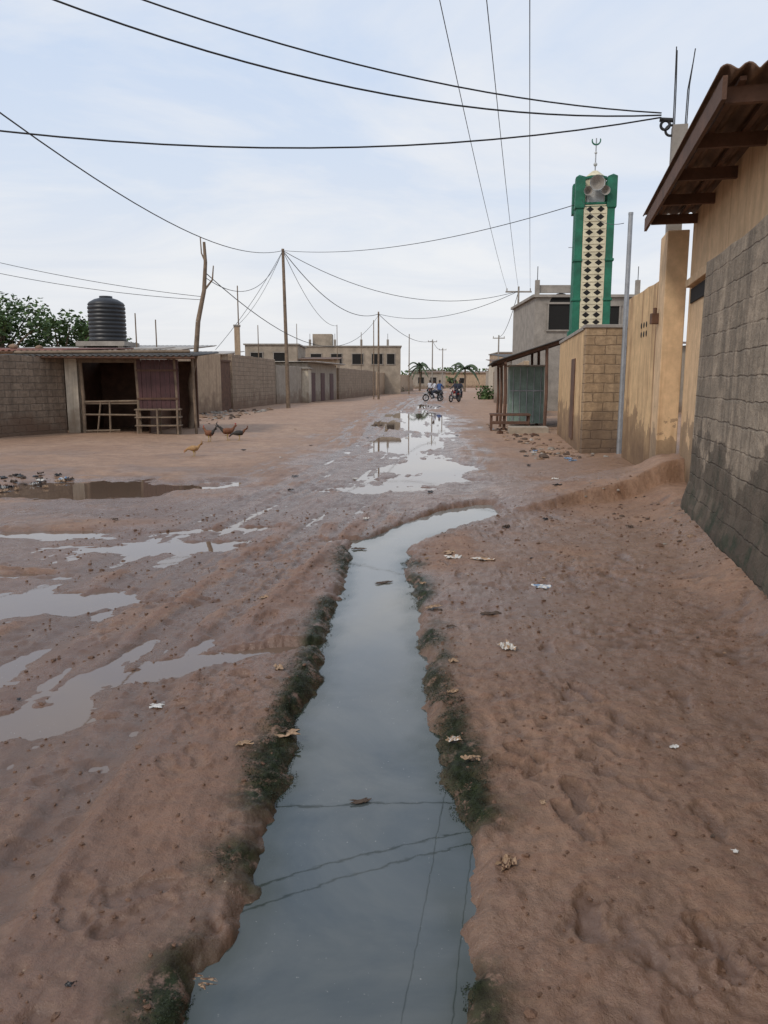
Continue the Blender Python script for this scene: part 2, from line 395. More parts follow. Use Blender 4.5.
M_cream=mat_plain('cream_paint',(.60,.54,.38),.8,.2,3,0,.15)
M_tank=mat_plain('black_plastic',(.018,.019,.022),.45,.3,3)
M_steel=mat_plain('galvanised_steel',(.33,.34,.35),.5,.2,4,.6,.1)
M_greyp=mat_plain('grey_paint',(.42,.43,.42),.5,.2,4)
M_wire=mat_plain('black_cable',(.015,.015,.016),.6,.1)
M_white=mat_plain('white_plastic',(.60,.58,.54),.5,.25,12)
M_brownp=mat_plain('brown_paper',(.36,.24,.15),.8,.3,15)
M_bluep=mat_plain('blue_print',(.18,.28,.42),.5,.3,40)
M_blackp=mat_plain('black_bag',(.02,.02,.022),.35,.3,20)
M_rub=mat_plain('rubber',(.02,.02,.02),.8,.2)
M_skin=mat_plain('skin',(.085,.045,.028),.6,.15)
M_shirtw=mat_plain('shirt_pale',(.55,.56,.60),.85,.1)
M_shirtd=mat_plain('shirt_dark',(.03,.035,.055),.85,.2)
M_shirtb=mat_plain('shirt_blue',(.05,.10,.25),.85,.2)
M_trous=mat_plain('trousers',(.035,.04,.06),.9,.2)
M_stone=mat_plain('stone',(.25,.165,.11),.9,.3,6,0,.5)
M_redpaint=mat_plain('red_paint',(.30,.03,.025),.4,.15)
M_mudl=mat_plain('dark_mud_lump',(.09,.06,.042),.8,.4,10,0,.4)

# ------------------------------------------------------------------ walls
def wall(name,p0,p1,hgt,th,mat,z0=-.15,batter=0,jag=.012,parent=None,h1=None,cap=None):
    p0=Vector((p0[0],p0[1],0)); p1=Vector((p1[0],p1[1],0)); d=p1-p0; L=d.length
    n=max(2,int(L/.4)); mb=MB(); vs=[];fs=[]
    h1=hgt if h1 is None else h1
    for i in range(n+1):
        x=L*i/n; h=hgt+(h1-hgt)*i/n+random.uniform(-jag,jag)
        w=random.uniform(-.008,.008)
        ring=[(x,th/2+batter+w,z0)]
        if batter: ring+=[(x,th/2+batter*.75+w,.25+random.uniform(-.04,.04)),(x,th/2+batter*.2+w,.5+random.uniform(-.05,.05))]
        else: ring+=[(x,th/2+w,h*.3),(x,th/2+w*.5,h*.6)]
        ring+=[(x,th/2,h),(x,-th/2,h),(x,-th/2,z0)]
        vs+=ring
    k=6
    for i in range(n):
        for j in range(k-1): fs.append((i*k+j,(i+1)*k+j,(i+1)*k+j+1,i*k+j+1))
    fs.append(tuple(range(k))); fs.append(tuple(n*k+j for j in range(k-1,-1,-1)))
    mb.add(vs,fs,mat)
    if cap: mb.box((L/2,0,hgt+.04),(L+.04,th+.08,.08),cap)
    return mb.obj(name,(p0.x,p0.y,0),math.atan2(d.y,d.x),parent,bevel=.012)

def rl(y,off=0): return 3.47+.22*(y-8.6)+off
wall('concrete_block_wall',(rl(-3,.1),-3),(rl(8.6,.1),8.6),2.86,.2,M_grayblock,batter=.13,jag=.02)

# ------------------------------------------------------------------ near house, right
A=math.atan2(1,.22)
house=empty('plastered_house',(rl(5.2,.28),5.2),A)
L=6.3
mb=MB()
mb.box((L/2,-.1,1.9),(L,.2,4.1),M_beige)
mb.box((L/2,-5.5,1.9),(L,.2,4.1),M_beige)
mb.box((.1,-2.8,1.9),(.19,5.19,4.09),M_beige)
mb.box((L-.1,-2.8,1.9),(.19,5.19,4.09),M_beige)
mb.obj('walls',parent=house)
mb=MB()
mb.box((L-1.15,.03,2.95),(1.9,.12,.10),M_beige); mb.box((L-1.15,.012,2.78),(1.8,.02,.2),M_dark)  # dark strip is the shadow below the lintel, painted as a thin box
mb.obj('lintel_and_shadow',parent=house,bevel=.008)
mb=MB(); vs=[];fs=[]
W=6.9; nu=int(W/.019); 
for k,(xx,dz) in enumerate(((.95,0),(L*.5,.0),(L+.05,0))):
    for j in range(nu+1):
        y=.68-W*j/nu
        vs.append((xx+.02*math.sin(j*.9),y,3.93+.004*(.68-y)+.026*math.sin(2*math.pi*(W*j/nu)/.15)))
for k in range(2):
    for j in range(nu): fs.append((k*(nu+1)+j,(k+1)*(nu+1)+j,(k+1)*(nu+1)+j+1,k*(nu+1)+j+1))
mb.add(vs,fs,M_rust,True); o=mb.obj('roof',parent=house)
so=o.modifiers.new('s','SOLIDIFY'); so.thickness=.012
mb=MB()
mb.box((L/2+.52,.64,3.81),(L-.95,.035,.17),M_woodd)
for k in range(5): mb.box((1.2+k*1.2,-.1,3.81),(.06,1.4,.12),M_woodd)
for k in range(3): mb.box((L/2+.5,.5-.3*k,3.885),(L-1.1,.05,.03),M_woodd)
mb.box((1.0,-2.6,3.86),(.04,5.6,.06),M_woodd,rx=-.004)
mb.obj('eave_boards',parent=house)
mb=MB()
mb.box((0,0,4.45),(.2,.2,1.5),M_conc)
for a,b_ in((-.08,-.08),(.08,-.08),(.08,.08),(-.08,.08)):
    mb.tube([(a,b_,5.1),(a*1.1,b_*.9,5.7),(a*1.5+.02,b_*.6,6.25+random.uniform(-.2,.15))],.008,M_rub,5)
mb.cyl((-.1,-.02,5.28),(-.28,-.02,5.3),.03,M_rub); mb.torus((-.2,-.02,5.22),.06,.02,M_wire); mb.torus((-.12,0,5.15),.07,.018,M_wire)
mb.obj('concrete_column',(4.22,11.75,0),A-math.pi/2)

wall('gate_pier',(4.22,11.53),(4.36,12.2),3.75,.3,M_beige,jag=.003)
gp=empty('metal_gate',(4.42,12.22),0)
mb=MB(); mb.box((0,.3,1.5),(.05,.62,3.0),M_beige2); mb.box((-.05,.3,2.4),(.05,.6,.05),M_wood); mb.obj('leaf',parent=gp,rz=-.25)
vw=wall('ventilated_wall',(4.60,12.75),(4.98,15.8),3.28,.2,M_beige2,jag=.02,h1=3.22)
mb=MB()
for i in range(3):
    for j in range(2):
        mb.lathe((1.25+i*.22+(.02*j),.102,2.45+j*.16),[(.0,.004),(.045,.004),(.055,.0),(.055,-.03)],M_dark,10,True,'Y')
mb.obj('vents',parent=vw)
mb=MB(); mb.box((0,0,0),(.12,.1,.16),M_woodd); mb.cyl((0,0,.08),(0,0,.16),.03,M_woodd); mb.obj('wall_lamp',(4.12,12.05,2.55),0,bevel=.01)
mb=MB(); mb.cyl((0,0,-.2),(0,0,4.95),.055,M_steel,.045,12); mb.cyl((0,0,4.95),(0,0,5.0),.05,M_steel); mb.obj('steel_pole',(5.02,16.45,0))

tb=empty('block_outbuilding',(4.3,16.75),0)
mb=MB(); mb.box((.6,.1,1.32),(1.2,.2,2.84),M_tanblock); mb.box((.6,.1,2.77),(1.26,.27,.07),M_conc)
mb.obj('front_wall',parent=tb,bevel=.01)
mb=MB(); mb.box((3.1,-.1,1.3),(6.2,.2,2.8),M_beige2); mb.box((3.1,-.1,2.74),(6.2,.26,.08),M_conc); mb.box((1.9,.012,1.2),(.8,.03,1.9),M_woodd)
mb.obj('road_wall',(0.0,.21,0),math.atan2(6,.85),parent=tb,bevel=.01)

# ------------------------------------------------------------------ minaret
mn=empty('minaret',(7.75,30,0),R(-8))
mb=MB()
def octo(mb,c,r,z0,z1,mat,n=8,rot=math.pi/8,r1=None):
    r1=r if r1 is None else r1
    vs=[(c[0]+q*math.cos(rot+2*math.pi*i/n),c[1]+q*math.sin(rot+2*math.pi*i/n),z) for z,q in((z0,r),(z1,r1)) for i in range(n)]
    fs=[(i,(i+1)%n,n+(i+1)%n,n+i) for i in range(n)]+[tuple(range(n-1,-1,-1)),tuple(range(n,2*n))]
    mb.add(vs,fs,mat)
octo(mb,(0,0),.74,-.1,7.95,M_green)
octo(mb,(0,0),.82,3.3,3.5,M_green)
for sx in(-1,1):
    mb.box((sx*.55,-.56,5.6),(.27,.36,5.0),M_green); mb.box((sx*.56,-.58,8.35),(.34,.42,1.05),M_green)
    mb.box((sx*.56,.5,8.35),(.34,.42,1.05),M_green)
    for yy in(-.58,.5):
        vs=[(sx*.56+a*.17,yy+b_*.21,8.88) for a,b_ in((-1,-1),(1,-1),(1,1),(-1,1))]+[(sx*.60,yy,9.0)]
        mb.add(vs,[(0,1,4),(1,2,4),(2,3,4),(3,0,4)],M_green)
    for zz_ in (4.6,6.0,7.85): mb.box((sx*.56,-.585,zz_),(.33,.40,.09),M_green)
mb.box((0,0,7.98),(1.4,1.4,.08),M_green); mb.box((0,-.02,3.25),(1.5,1.5,.12),M_green); mb.box((0,.1,8.5),(1.1,.5,.7),M_green)
mb.obj('shaft',parent=mn,bevel=.015)
mb=MB()
mb.box((0,-.72,5.55),(.82,.06,4.6),M_cream); mb.box((0,-.72,1.55),(.82,.06,3.2),M_cream)
for k in range(17):
    z=3.52+k*.265
    for sx in(-1,1):
        mb.add([(sx*.19-.14,-.753,z),(sx*.19,-.753,z+.105),(sx*.19+.14,-.753,z),(sx*.19,-.753,z-.105)],[(0,1,2,3)],M_dark)
    mb.box((0,-.755,z+.1325),(.74,.03,.035),M_cream)
mb.obj('lattice_panel',parent=mn)
mb=MB()
mb.box((0,-.35,8.28),(.62,.5,.55),M_greyp)
octo(mb,(0,-.1),.40,8.02,8.9,M_cream)
octo(mb,(0,-.1),.46,8.9,8.98,M_green)
octo(mb,(0,-.1),.40,8.98,9.22,M_cream,r1=.10)
for (hx_,hz_,s_) in((0,8.62,1.0),(-.3,8.35,.6),(.3,8.35,.6)):
    mb.lathe((hx_,-.98,hz_),[(.27*s_,0),(.25*s_,.03),(.14*s_,.18),(.06*s_,.34),(.06*s_,.55)],M_greyp,18,True,'Y')
    mb.lathe((hx_,-.965,hz_),[(.24*s_,.02),(.12*s_,.17),(.03*s_,.2),(0,.2)],M_conc,18,True,'Y')
mb.cyl((0,-.1,9.2),(0,-.1,10.35),.022,M_steel); mb.ell((0,-.1,9.45),(.07,.07,.07),M_greyp); mb.ell((0,-.1,9.85),(.05,.05,.05),M_greyp)
for i in range(12):
    a0=-1.9+i*.32; a1=a0+.32
    mb.cyl((.15*math.sin(a0),-.1,10.28-.15*math.cos(a0)),(.15*math.sin(a1),-.1,10.28-.15*math.cos(a1)),.03*math.cos((i-5.5)/6.5),M_green,n=6)
mb.obj('top_and_loudspeakers',parent=mn)

def fblock(name,x0,x1,y,depth,h,mat,wins=(),roof=None,rz=0,over=.15):
    e=empty(name,(x0,y,0),rz); mb=MB(); w=x1-x0
    mb.box((w/2,depth/2,h/2-.1),(w,depth,h+.2),mat)
    mb.obj('walls',parent=e)
    mb=MB()
    for (wx,wz,ww,wh) in wins:
        mb.box((wx,-.004,wz),(ww,.03,wh),M_dark)
        for s in(-1,1): mb.box((wx+s*(ww/2+.04),-.03,wz),(.08,.09,wh+.16),M_conc)
        mb.box((wx,-.03,wz+wh/2+.06),(ww+.24,.11,.1),M_conc); mb.box((wx,-.035,wz-wh/2-.05),(ww+.24,.13,.08),M_conc)
    if wins: mb.obj('windows',parent=e)
    mb=MB()
    if roof=='flat': mb.box((w/2,depth/2,h+.08),(w+2*over,depth+2*over,.14),M_conc)
    elif roof: mb.box((w/2,depth/2,h+.16),(w+.6,depth+.8,.05),roof,rx=.06)
    if roof: mb.obj('roof',parent=e)
    return e
cb=fblock('concrete_building',8.0,13.6,42,7,6.0,M_conc,[(1.35,5.0,1.25,1.3),(4.0,5.0,.9,1.1)],'flat')
mb=MB(); mb.lathe((1.35,-.01,5.62),[(0,-.004),(.6,-.004),(.62,.02)],M_dark,20,False,'Y'); 
for xx in(.1,2.9,5.4): mb.box((xx,.1,6.5),(.22,.22,.8),M_conc); mb.cyl((xx,.1,6.8),(xx,.1,7.6),.02,M_rub,n=5)
mb.box((1.5,.15,6.45),(2.8,.15,.4),M_conc)
mb.obj('arch_and_columns',parent=cb)
mb=MB(); mb.cyl((0,0,0),(0,0,2.6),.03,M_steel,n=6); mb.box((0,0,2.4),(.6,.03,.03),M_steel); mb.obj('antenna_mast',(9.9,41.8,6.1))

# ------------------------------------------------------------------ shed on the right
sh=empty('roadside_shed',(3.9,25.2,0),R(-6))
def corr(mb,x0,x1,y0,y1,zf,mat,wl=.18,amp=.02,along='y'):
    n=int(abs((x1-x0) if along=='y' else (y1-y0))/wl*6); vs=[];fs=[]
    for k in range(2):
        for j in range(n+1):
            if along=='y': x=x0+(x1-x0)*j/n; y=(y0,y1)[k]
            else: y=y0+(y1-y0)*j/n; x=(x0,x1)[k]
            vs.append((x,y,zf(x,y)+amp*math.sin(j*math.pi/3)))
    for j in range(n): fs.append((j,j+1,n+2+j,n+1+j))
    mb.add(vs,fs,mat,True)
mb=MB(); corr(mb,-.4,3.0,-.3,6.0,lambda x,y:2.22+.33*(x+.4),M_roofd,along='x')
mb.obj('roof',parent=sh).modifiers.new('s','SOLIDIFY').thickness=.02
mb=MB()
for xx in(0,1.3,2.6):
    for yy in(0,2.8,5.6):
        mb.tube([(xx,yy,-.1),(xx+.03,yy,1.2),(xx,yy,2.24+.33*(xx+.2))],.05,M_woodd,8)
for yy in(0,2.8,5.6): mb.box((1.3,yy,2.72),(3.3,.07,.09),M_woodd,ry=-.318)
mb.box((0,2.8,2.2),(.08,6,.08),M_woodd)
mb.obj('posts',parent=sh)
mb=MB(); mb.box((.9,3.2,1.15),(1.2,1.4,2.0),M_greenmetal); 
for k in range(5): mb.box((.42+k*.24,2.485,1.15),(.03,.04,1.9),M_steel)
mb.box((.9,2.48,1.3),(1.15,.03,.05),M_steel); mb.box((.9,3.2,2.17),(1.35,1.55,.05),M_roofl)
mb.obj('kiosk',parent=sh,bevel=.01)
mb=MB(); mb.box((.2,.3,.55),(1.3,.9,.06),M_woodd)
for a in(-.4,.8):
    for b_ in(0,.6): mb.box((a,b_,.25),(.07,.07,.56),M_woodd)
mb.box((.2,-.1,.3),(1.2,.05,.1),M_woodd); mb.box((.7,-1.0,.10),(1.2,.8,.26),M_conct)
mb.obj('work_table',parent=sh,bevel=.01)
mb=MB(); mb.box((2.95,3,1.3),(.15,6.6,2.8),M_leftblock); mb.obj('rear_wall',parent=sh)

# ------------------------------------------------------------------ left side
wall('concrete_block_wall',(-9.78,23.75),(-13.4,16.6),2.35,.2,M_leftblock,jag=.03)
hl=fblock('low_house',-17.5,-10.3,24.6,5,2.45,M_leftblock,[],None)
mb=MB(); corr(mb,-.6,7.9,-1.1,5.6,lambda x,y:2.55+.05*(y+1),M_redroof,along='y'); mb.obj('roof',parent=hl).modifiers.new('s','SOLIDIFY').thickness=.02
mb=MB(); 
for i in range(14): mb.ell((random.uniform(.5,7),random.uniform(0,4),2.75),(.15,.12,.09),M_stone,6,4,.2)
mb.obj('roof_stones',parent=hl)

st=empty('wooden_stall',(-9.7,23.7,0),R(2))
mb=MB()
mb.box((.22,.1,1.1),(.36,.25,2.5),M_paleplaster)
mb.box((1.6,3.0,1.1),(3.6,.12,2.4),M_woodd); mb.box((.1,1.6,1.1),(.12,2.8,2.4),M_woodd)
mb.box((2.45,1.6,1.1),(.06,2.8,2.3),M_woodd)
mb.obj('walls',parent=st)
mb=MB()
for xx,r in((.52,.055),(2.18,.05),(3.35,.05)):
    mb.tube([(xx,0,-.1),(xx+.02,0,1.1),(xx-.02,0,2.3)],r,M_wood,8)
mb.tube([(.5,0,1.0),(2.2,0,1.03)],.035,M_wood); mb.tube([(.5,0,.62),(2.2,0,.60)],.03,M_wood)
mb.tube([(.5,0,.12),(1.6,0,.14)],.03,M_wood)
mb.tube([(1.3,0,0),(1.32,0,1.0)],.03,M_wood); mb.tube([(.9,0,.0),(1.05,0,1.0)],.025,M_wood)
mb.box((1.35,.45,.96),(1.7,.9,.05),M_wood)
mb.box((1.35,.0,2.24),(1.9,.06,.12),M_wood)
mb.obj('frame',parent=st)
mb=MB()
for k in range(9): mb.box((2.26+k*.14,-.02+.01*(k%2),1.52),(.128,.03,1.5),M_maroon)
mb.box((2.8,-.05,1.95),(1.25,.03,.06),M_woodd); mb.box((2.8,-.05,1.1),(1.25,.03,.06),M_woodd)
mb.obj('shutter',parent=st)
mb=MB()
for z in(.3,.55,.78): mb.box((2.85,-.25,z),(1.35,.4,.035),M_wood,rz=.03)
for xx in(2.25,2.85,3.45):
    for yy in(-.43,-.07): mb.box((xx,yy,.38),(.05,.05,.86),M_wood)
mb.obj('shelf',parent=st)
mb=MB(); corr(mb,-1.6,4.1,-.75,3.4,lambda x,y:2.38+.06*(y+.75),M_roofd,along='y'); mb.obj('roof',parent=st).modifiers.new('s','SOLIDIFY').thickness=.03
mb=MB(); mb.tube([(-1.6,-.7,2.33),(4.1,-.7,2.31)],.04,M_woodd); mb.tube([(-1.2,-.5,2.46),(3.9,-.4,2.50)],.05,M_wood)
mb.tube([(3.9,.1,-.1),(3.85,.1,2.3)],.045,M_wood)
mb.obj('roof_poles',parent=st)

mb=MB(); mb.tube([(0,0,-.2),(.12,0,.9),(.05,0,1.5),(.3,.05,2.6),(.42,0,3.6),(.66,0,4.6),(.74,0,5.5),(.72,0,6.15)],[.10,.095,.09,.085,.08,.07,.06,.045],M_wood,9)
mb.tube([(.66,0,4.6),(.95,.0,4.95),(1.0,0,5.4)],[.04,.03,.02],M_wood,6); mb.tube([(.74,0,5.5),(.62,0,5.8),(.60,0,6.3)],[.03,.025,.02],M_wood,6)
mb.obj('crooked_post',(-6.65,26.5,0))

tk=empty('water_tank',(-12.25,35,0),0)
mb=MB(); prof=[(0,3.35),(.78,3.35)]
for k in range(9):
    z=3.4+k*.17; prof+=[(.80,z),(.80,z+.09),(.765,z+.12),(.765,z+.15)]
prof+=[(.79,4.95),(.72,5.05),(.5,5.18),(.28,5.24),(.28,5.32),(0,5.34)]
mb.lathe((0,0,0),prof,M_tank,28); mb.obj('tank',parent=tk)
mb=MB(); mb.box((0,0,3.24),(2.1,2.1,.2),M_conc)
for a in(-.85,.85):
    for c_ in(-.85,.85): mb.box((a,c_,1.5),(.22,.22,3.3),M_conc)
mb.cyl((.95,-.3,3.3),(.95,-.3,0),.03,M_steel)
mb.obj('stand',parent=tk)
fblock('rendered_house',-15.6,-9.9,33.0,2.8,2.9,M_greypl,[],M_roofl)
fblock('rendered_house',-24,-16,36,6,3.0,M_tanpl,[],M_rust)

wall('compound_wall',(-9.72,36.0),(-8.85,42.0),3.05,.2,M_tanpl)
mb=MB(); mb.box((0,0,1.35),(.06,1.5,2.7),M_woodd); mb.box((.03,0,2.74),(.1,1.6,.1),M_woodd); mb.obj('wooden_gate',(-8.72,42.9,0),-.15)
hh=empty('pale_roof_house',(-14.5,38.2,0),0); mb=MB(); mb.box((2.2,3,1.5),(4.2,6,3.1),M_tanpl); mb.obj('walls',parent=hh)
mb=MB(); corr(mb,-.6,5.0,-1.2,6.5,lambda x,y:3.12+.07*(y+1),M_roofl,.25,.025); mb.obj('roof',parent=hh).modifiers.new('s','SOLIDIFY').thickness=.03
wall('compound_wall',(-8.6,43.8),(-7.75,55.0),3.15,.22,M_farblock,jag=.03)
wall('compound_wall',(-7.7,55.2),(-6.1,62),2.75,.22,M_greypl,jag=.02)
mb=MB(); mb.box((0,0,2.4),(.32,.32,4.9),M_tanpl); mb.box((0,0,4.9),(.4,.4,.12),M_conc); mb.obj('concrete_column',(-8.75,47,0),.1,bevel=.02)
sp=empty('shop_house',(-6.05,62,0),math.atan2(10,1.7))
mb=MB(); mb.box((5,2.2,1.5),(10,4.4,3.2),M_greypl); mb.obj('walls',parent=sp)
mb=MB()
for k in range(3): mb.box((1.6+k*3.2,0,1.2),(1.3,.08,2.3),M_maroon)
mb.obj('doors',parent=sp)
mb=MB(); corr(mb,-.4,10.4,-.8,5.2,lambda x,y:3.2,M_roofl,.3,.03); mb.obj('roof',parent=sp).modifiers.new('s','SOLIDIFY').thickness=.03
mb=MB()
mb.box((1.2,-.1,1.3),(2.3,2.4,2.6),M_paleplaster); mb.box((1.2,-1.32,1.1),(.9,.05,2.0),M_maroon); mb.box((1.2,-.1,2.66),(2.6,2.7,.1),M_conc)
mb.obj('painted_kiosk',(-8.2,61.8,0),0,bevel=.01)
wall('compound_wall',(-4.3,72.5),(-1.1,95),2.9,.22,M_farblock,jag=.03)
wall('compound_wall',(-1.0,96),(5.5,150),2.8,.22,M_tanpl,jag=.03)
fblock('two_storey_house',-10.5,2.2,104,10,6.2,M_conct,[(1.5,4.6,1.4,1.3),(4.2,4.6,1.4,1.3),(7.0,4.6,1.4,1.3),(9.6,4.6,1.4,1.3),(11.4,4.6,1.0,1.3),(2.5,1.5,1.4,1.3),(9.6,1.5,1.4,1.3)],'flat')
mb=MB()
for xx in(-9.8,-6.5,-3,.5): mb.box((xx,104.3,6.7),(.3,.3,.9),M_conc); mb.cyl((xx,104.3,7),(xx,104.3,7.9),.03,M_rub,n=5)
mb.box((-8.2,106,7.1),(2.6,2.4,1.6),M_conct); mb.obj('roof_parapet_columns')
fblock('concrete_building',-14.5,-9,82,8,5.4,M_conct,[(1.2,4.0,1.2,1.2),(3.6,4.0,1.2,1.2)],'flat')
fblock('rendered_house',-22,-12.5,58,8,3.6,M_greypl,[],M_rust)
fblock('rendered_house',-16,-10.3,50,6,3.4,M_tanpl,[],M_roofl)
fblock('rendered_house',-30,-18,70,8,4.0,M_greypl,[],M_redroof)
fblock('rendered_house',-8.5,-4.8,80,5,3.9,M_tanpl,[(1.3,2.6,.9,.9)],M_rust)
wall('compound_wall',(6.1,33.5),(8.4,52),2.5,.22,M_tanpl,jag=.02)
fblock('rendered_house',8.6,14,53,8,3.3,M_greypl,[(1.3,1.8,1.1,1.1)],M_roofd)
wall('compound_wall',(9.0,62),(14.5,105),2.6,.22,M_farblock,jag=.03)
fblock('rendered_house',11.5,19,78,8,3.6,M_paleplaster,[(1.5,2,1.2,1.2)],M_rust)
fblock('rendered_house',15.2,22,104,9,5.4,M_tanpl,[(2,4,1.2,1.2),(4.6,4,1.2,1.2),(2,1.4,1.2,1.2)],'flat')
fblock('rendered_house',7,15,190,9,4.0,M_greypl,[(2,2,1.4,1.4),(5,2,1.4,1.4)],M_rust)
fblock('rendered_house',17,30,220,9,4.2,M_tanpl,[(2,2,1.4,1.4),(5,2,1.4,1.4)],M_rust)
fblock('rendered_house',22,40,160,9,4.0,M_greypl,[],M_rust)
fblock('rendered_house',24,44,60,10,3.6,M_tanpl,[],M_rust)
fblock('rendered_house',15,26,36,8,3.4,M_greypl,[],M_rust)

# ------------------------------------------------------------------ poles
def pole(name,x,y,h,r=.1,arm=None,mat=None,lean=0):
    mat=mat or M_wood; mb=MB()
    mb.cyl((0,0,-.3),(lean,0,h),r,mat,r*.65,10)
    if arm:
        mb.box((lean,0,h-.35),(arm,.09,.1),mat)
        for k in(-1,0,1): mb.cyl((lean+k*arm*.45,0,h-.3),(lean+k*arm*.45,0,h-.12),.04,M_conc)
    mb.obj(name,(x,y,0))
pole('utility_pole',-5.9,48,9.45,.13,mat=M_wood,lean=-.15)
pole('utility_pole',9.3,55,8.1,.10,1.8,M_conc)
pole('utility_pole',-.5,72,7.9,.11)
pole('utility_pole',-.95,72.6,7.2,.06)
pole('utility_pole',-3.8,-15,8.9,.13,2.9,M_conc)
pole('utility_pole',13.4,92,7.0,.12,1.4,M_conc); pole('utility_pole',7.4,120,8.0,.12,1.4,M_conc); pole('utility_pole',11.2,150,8.0,.13,1.4,M_conc)
pole('antenna_pole',3.2,100,7.6,.08); pole('antenna_pole',-10.4,36,4.4,.04); pole('antenna_pole',-11.0,35,4.6,.04); pole('antenna_pole',-8.8,47.8,7.3,.05)
pole('antenna_pole',-5.0,84,7.6,.05); pole('antenna_pole',-9.9,62,6.0,.05); pole('antenna_pole',-7.3,66,6.4,.04); pole('antenna_pole',-2.6,90,7.2,.05)
pole('utility_pole',-13.3,8.3,7.0,.13); pole('utility_pole',-8.2,7.95,8.0,.13)

def wire(p0,p1,sag,r=.012,n=28):
    cu=bpy.data.curves.new('power_cable','CURVE'); cu.dimensions='3D'; cu.bevel_depth=r; cu.bevel_resolution=1
    s=cu.splines.new('POLY'); s.points.add(n)
    for i in range(n+1):
        t_=i/n; p=Vector(p0).lerp(Vector(p1),t_); p.z-=4*sag*t_*(1-t_); s.points[i].co=(*p,1)
    cu.materials.append(M_wire)
    o=bpy.data.objects.new('power_cable',cu); scene.collection.objects.link(o)
P0=(3.93,11.7,5.3)
wire(P0,(-13.2,8.4,6.25),1.155,.011)
wire((3.93,11.7,5.33),(-8.1,8.0,7.4),.92,.011)
wire((3.93,11.7,5.36),(-8.1,8.0,7.62),.72,.010)
PT=(-6.05,48,9.35)
wire(PT,(-8.1,8,7.6),1.6,.016); wire(PT,(7.2,29.6,8.05),.65,.014)
wire(PT,(-.5,72,7.7),1.4,.024); wire(PT,(9.3,55,7.8),1.6,.018)
wire(PT,(-8.8,47.2,4.9),.5,.012); wire(PT,(-9.0,42,3.3),.3,.012); wire(PT,(-5.0,84,7.5),1.2,.018)
wire((-16,25,6.3),(-6.0,26.5,4.4),.25,.009); wire((-16,25,5.9),(-6.0,26.5,4.3),.3,.009)
wire((-5.95,26.5,5.2),(-.5,72,7.6),2.6,.015); wire((-5.9,26.5,5.0),PT,1.2,.012)
wire((7.2,29.6,8.2),(4.9,16.5,4.8),.3,.007)
wire((-.5,72,7.7),(9.3,55,7.8),1.0,.018); wire((9.3,55,7.8),(13.4,92,6.8),.8,.022); wire((-.5,72,7.7),(7.4,120,7.8),1,.025); wire((7.4,120,7.8),(11.2,150,7.8),.6,.03)
for a,bx in((-4.3,8.5),(-3.6,9.3),(-3.0,10.1)): wire((a,-15,8.75),(bx,55,7.9),.9,.008,60)

# ------------------------------------------------------------------ vegetation
def leafmat(name,c0,c1):
    m,t,b=newmat(name); v=coords(t); n=t.noise(1.5,3,.6,v); n2=t.noise(14,2,.6,v)
    c=t.mix(n2,t.ramp(n,(.35,c0),(.65,c1)),c0); t.put(b.inputs['Base Color'],c); b.inputs['Roughness'].default_value=.65; return m
M_leaf=leafmat('foliage',(.05,.095,.028),(.12,.18,.055)); M_leaf2=leafmat('palm_foliage',(.04,.065,.03),(.09,.12,.05))
def tree(x,y,h,r,seed,n=3200,ls=.15):
    rr=random.Random(seed); e=empty('broadleaf_tree',(x,y,0)); mb=MB()
    mb.tube([(0,0,-.1),(.1,0,h*.3),(.0,.1,h*.55)],[.2,.15,.1],M_wood,8)
    cl=[]
    for k in range(15):
        a=rr.uniform(0,6.28); d=rr.uniform(.15,.95)*r; z=h*rr.uniform(.5,.95); c=Vector((d*math.cos(a),d*math.sin(a),z)); cl.append((c,rr.uniform(.3,.5)*r))
        mb.tube([(0,.05,h*.45),tuple(c*.6+Vector((0,0,h*.2))),tuple(c)],[.08,.05,.02],M_wood,6)
    mb.obj('trunk',parent=e)
    mb=MB()
    for i in range(n):
        c,cr=rr.choice(cl); v=Vector((rr.gauss(0,1),rr.gauss(0,1),rr.gauss(0,.75))); v=v.normalized()*cr*rr.uniform(.45,1.15)
        p=c+v; a=Vector((rr.gauss(0,1),rr.gauss(0,1),rr.gauss(0,.5))).normalized()*ls*rr.uniform(.6,1.3); b_=a.cross(Vector((rr.gauss(0,1),rr.gauss(0,1),rr.gauss(0,1))).normalized())*.6
        mb.add([p-a,p+b_,p+a,p-b_],[(0,1,2,3)],M_leaf)
    mb.obj('crown',parent=e)
for i,(x,y,h,r) in enumerate([(-21.5,44,6.0,2.6),(-18.9,46,5.2,2.0),(-24.5,42,6.3,2.8),(-27.5,48,5.5,3),(-17.6,50,4.6,1.6)]): tree(x,y,h,r,i+10)
def palm(x,y,h,seed,name='palm_tree'):
    rr=random.Random(seed); e=empty(name,(x,y,0)); mb=MB(); mb.tube([(0,0,-.1),(.1,0,h*.5),(.05,0,h)],[.22,.16,.13],M_wood,8); mb.obj('trunk',parent=e)
    mb=MB()
    for k in range(20):
        a=rr.uniform(0,6.28); L=rr.uniform(1.8,2.6); up=rr.uniform(.0,1.3); prev=None
        for s in range(9):
            t_=s/8; q=Vector((math.cos(a)*L*t_,math.sin(a)*L*t_,h+up*L*t_-1.5*L*t_*t_*.7)); side=Vector((-math.sin(a),math.cos(a),0))
            if prev:
                for sg in(-1,1):
                    w=.45*(1-t_*.7)
                    mb.add([prev,q,q+side*sg*w+Vector((0,0,-.25)),prev+side*sg*w*.6+Vector((0,0,-.2))],[(0,1,2,3)],M_leaf2)
            prev=q
    mb.obj('fronds',parent=e)
palm(6.4,140,4.4,1); palm(13.4,130,3.9,2)
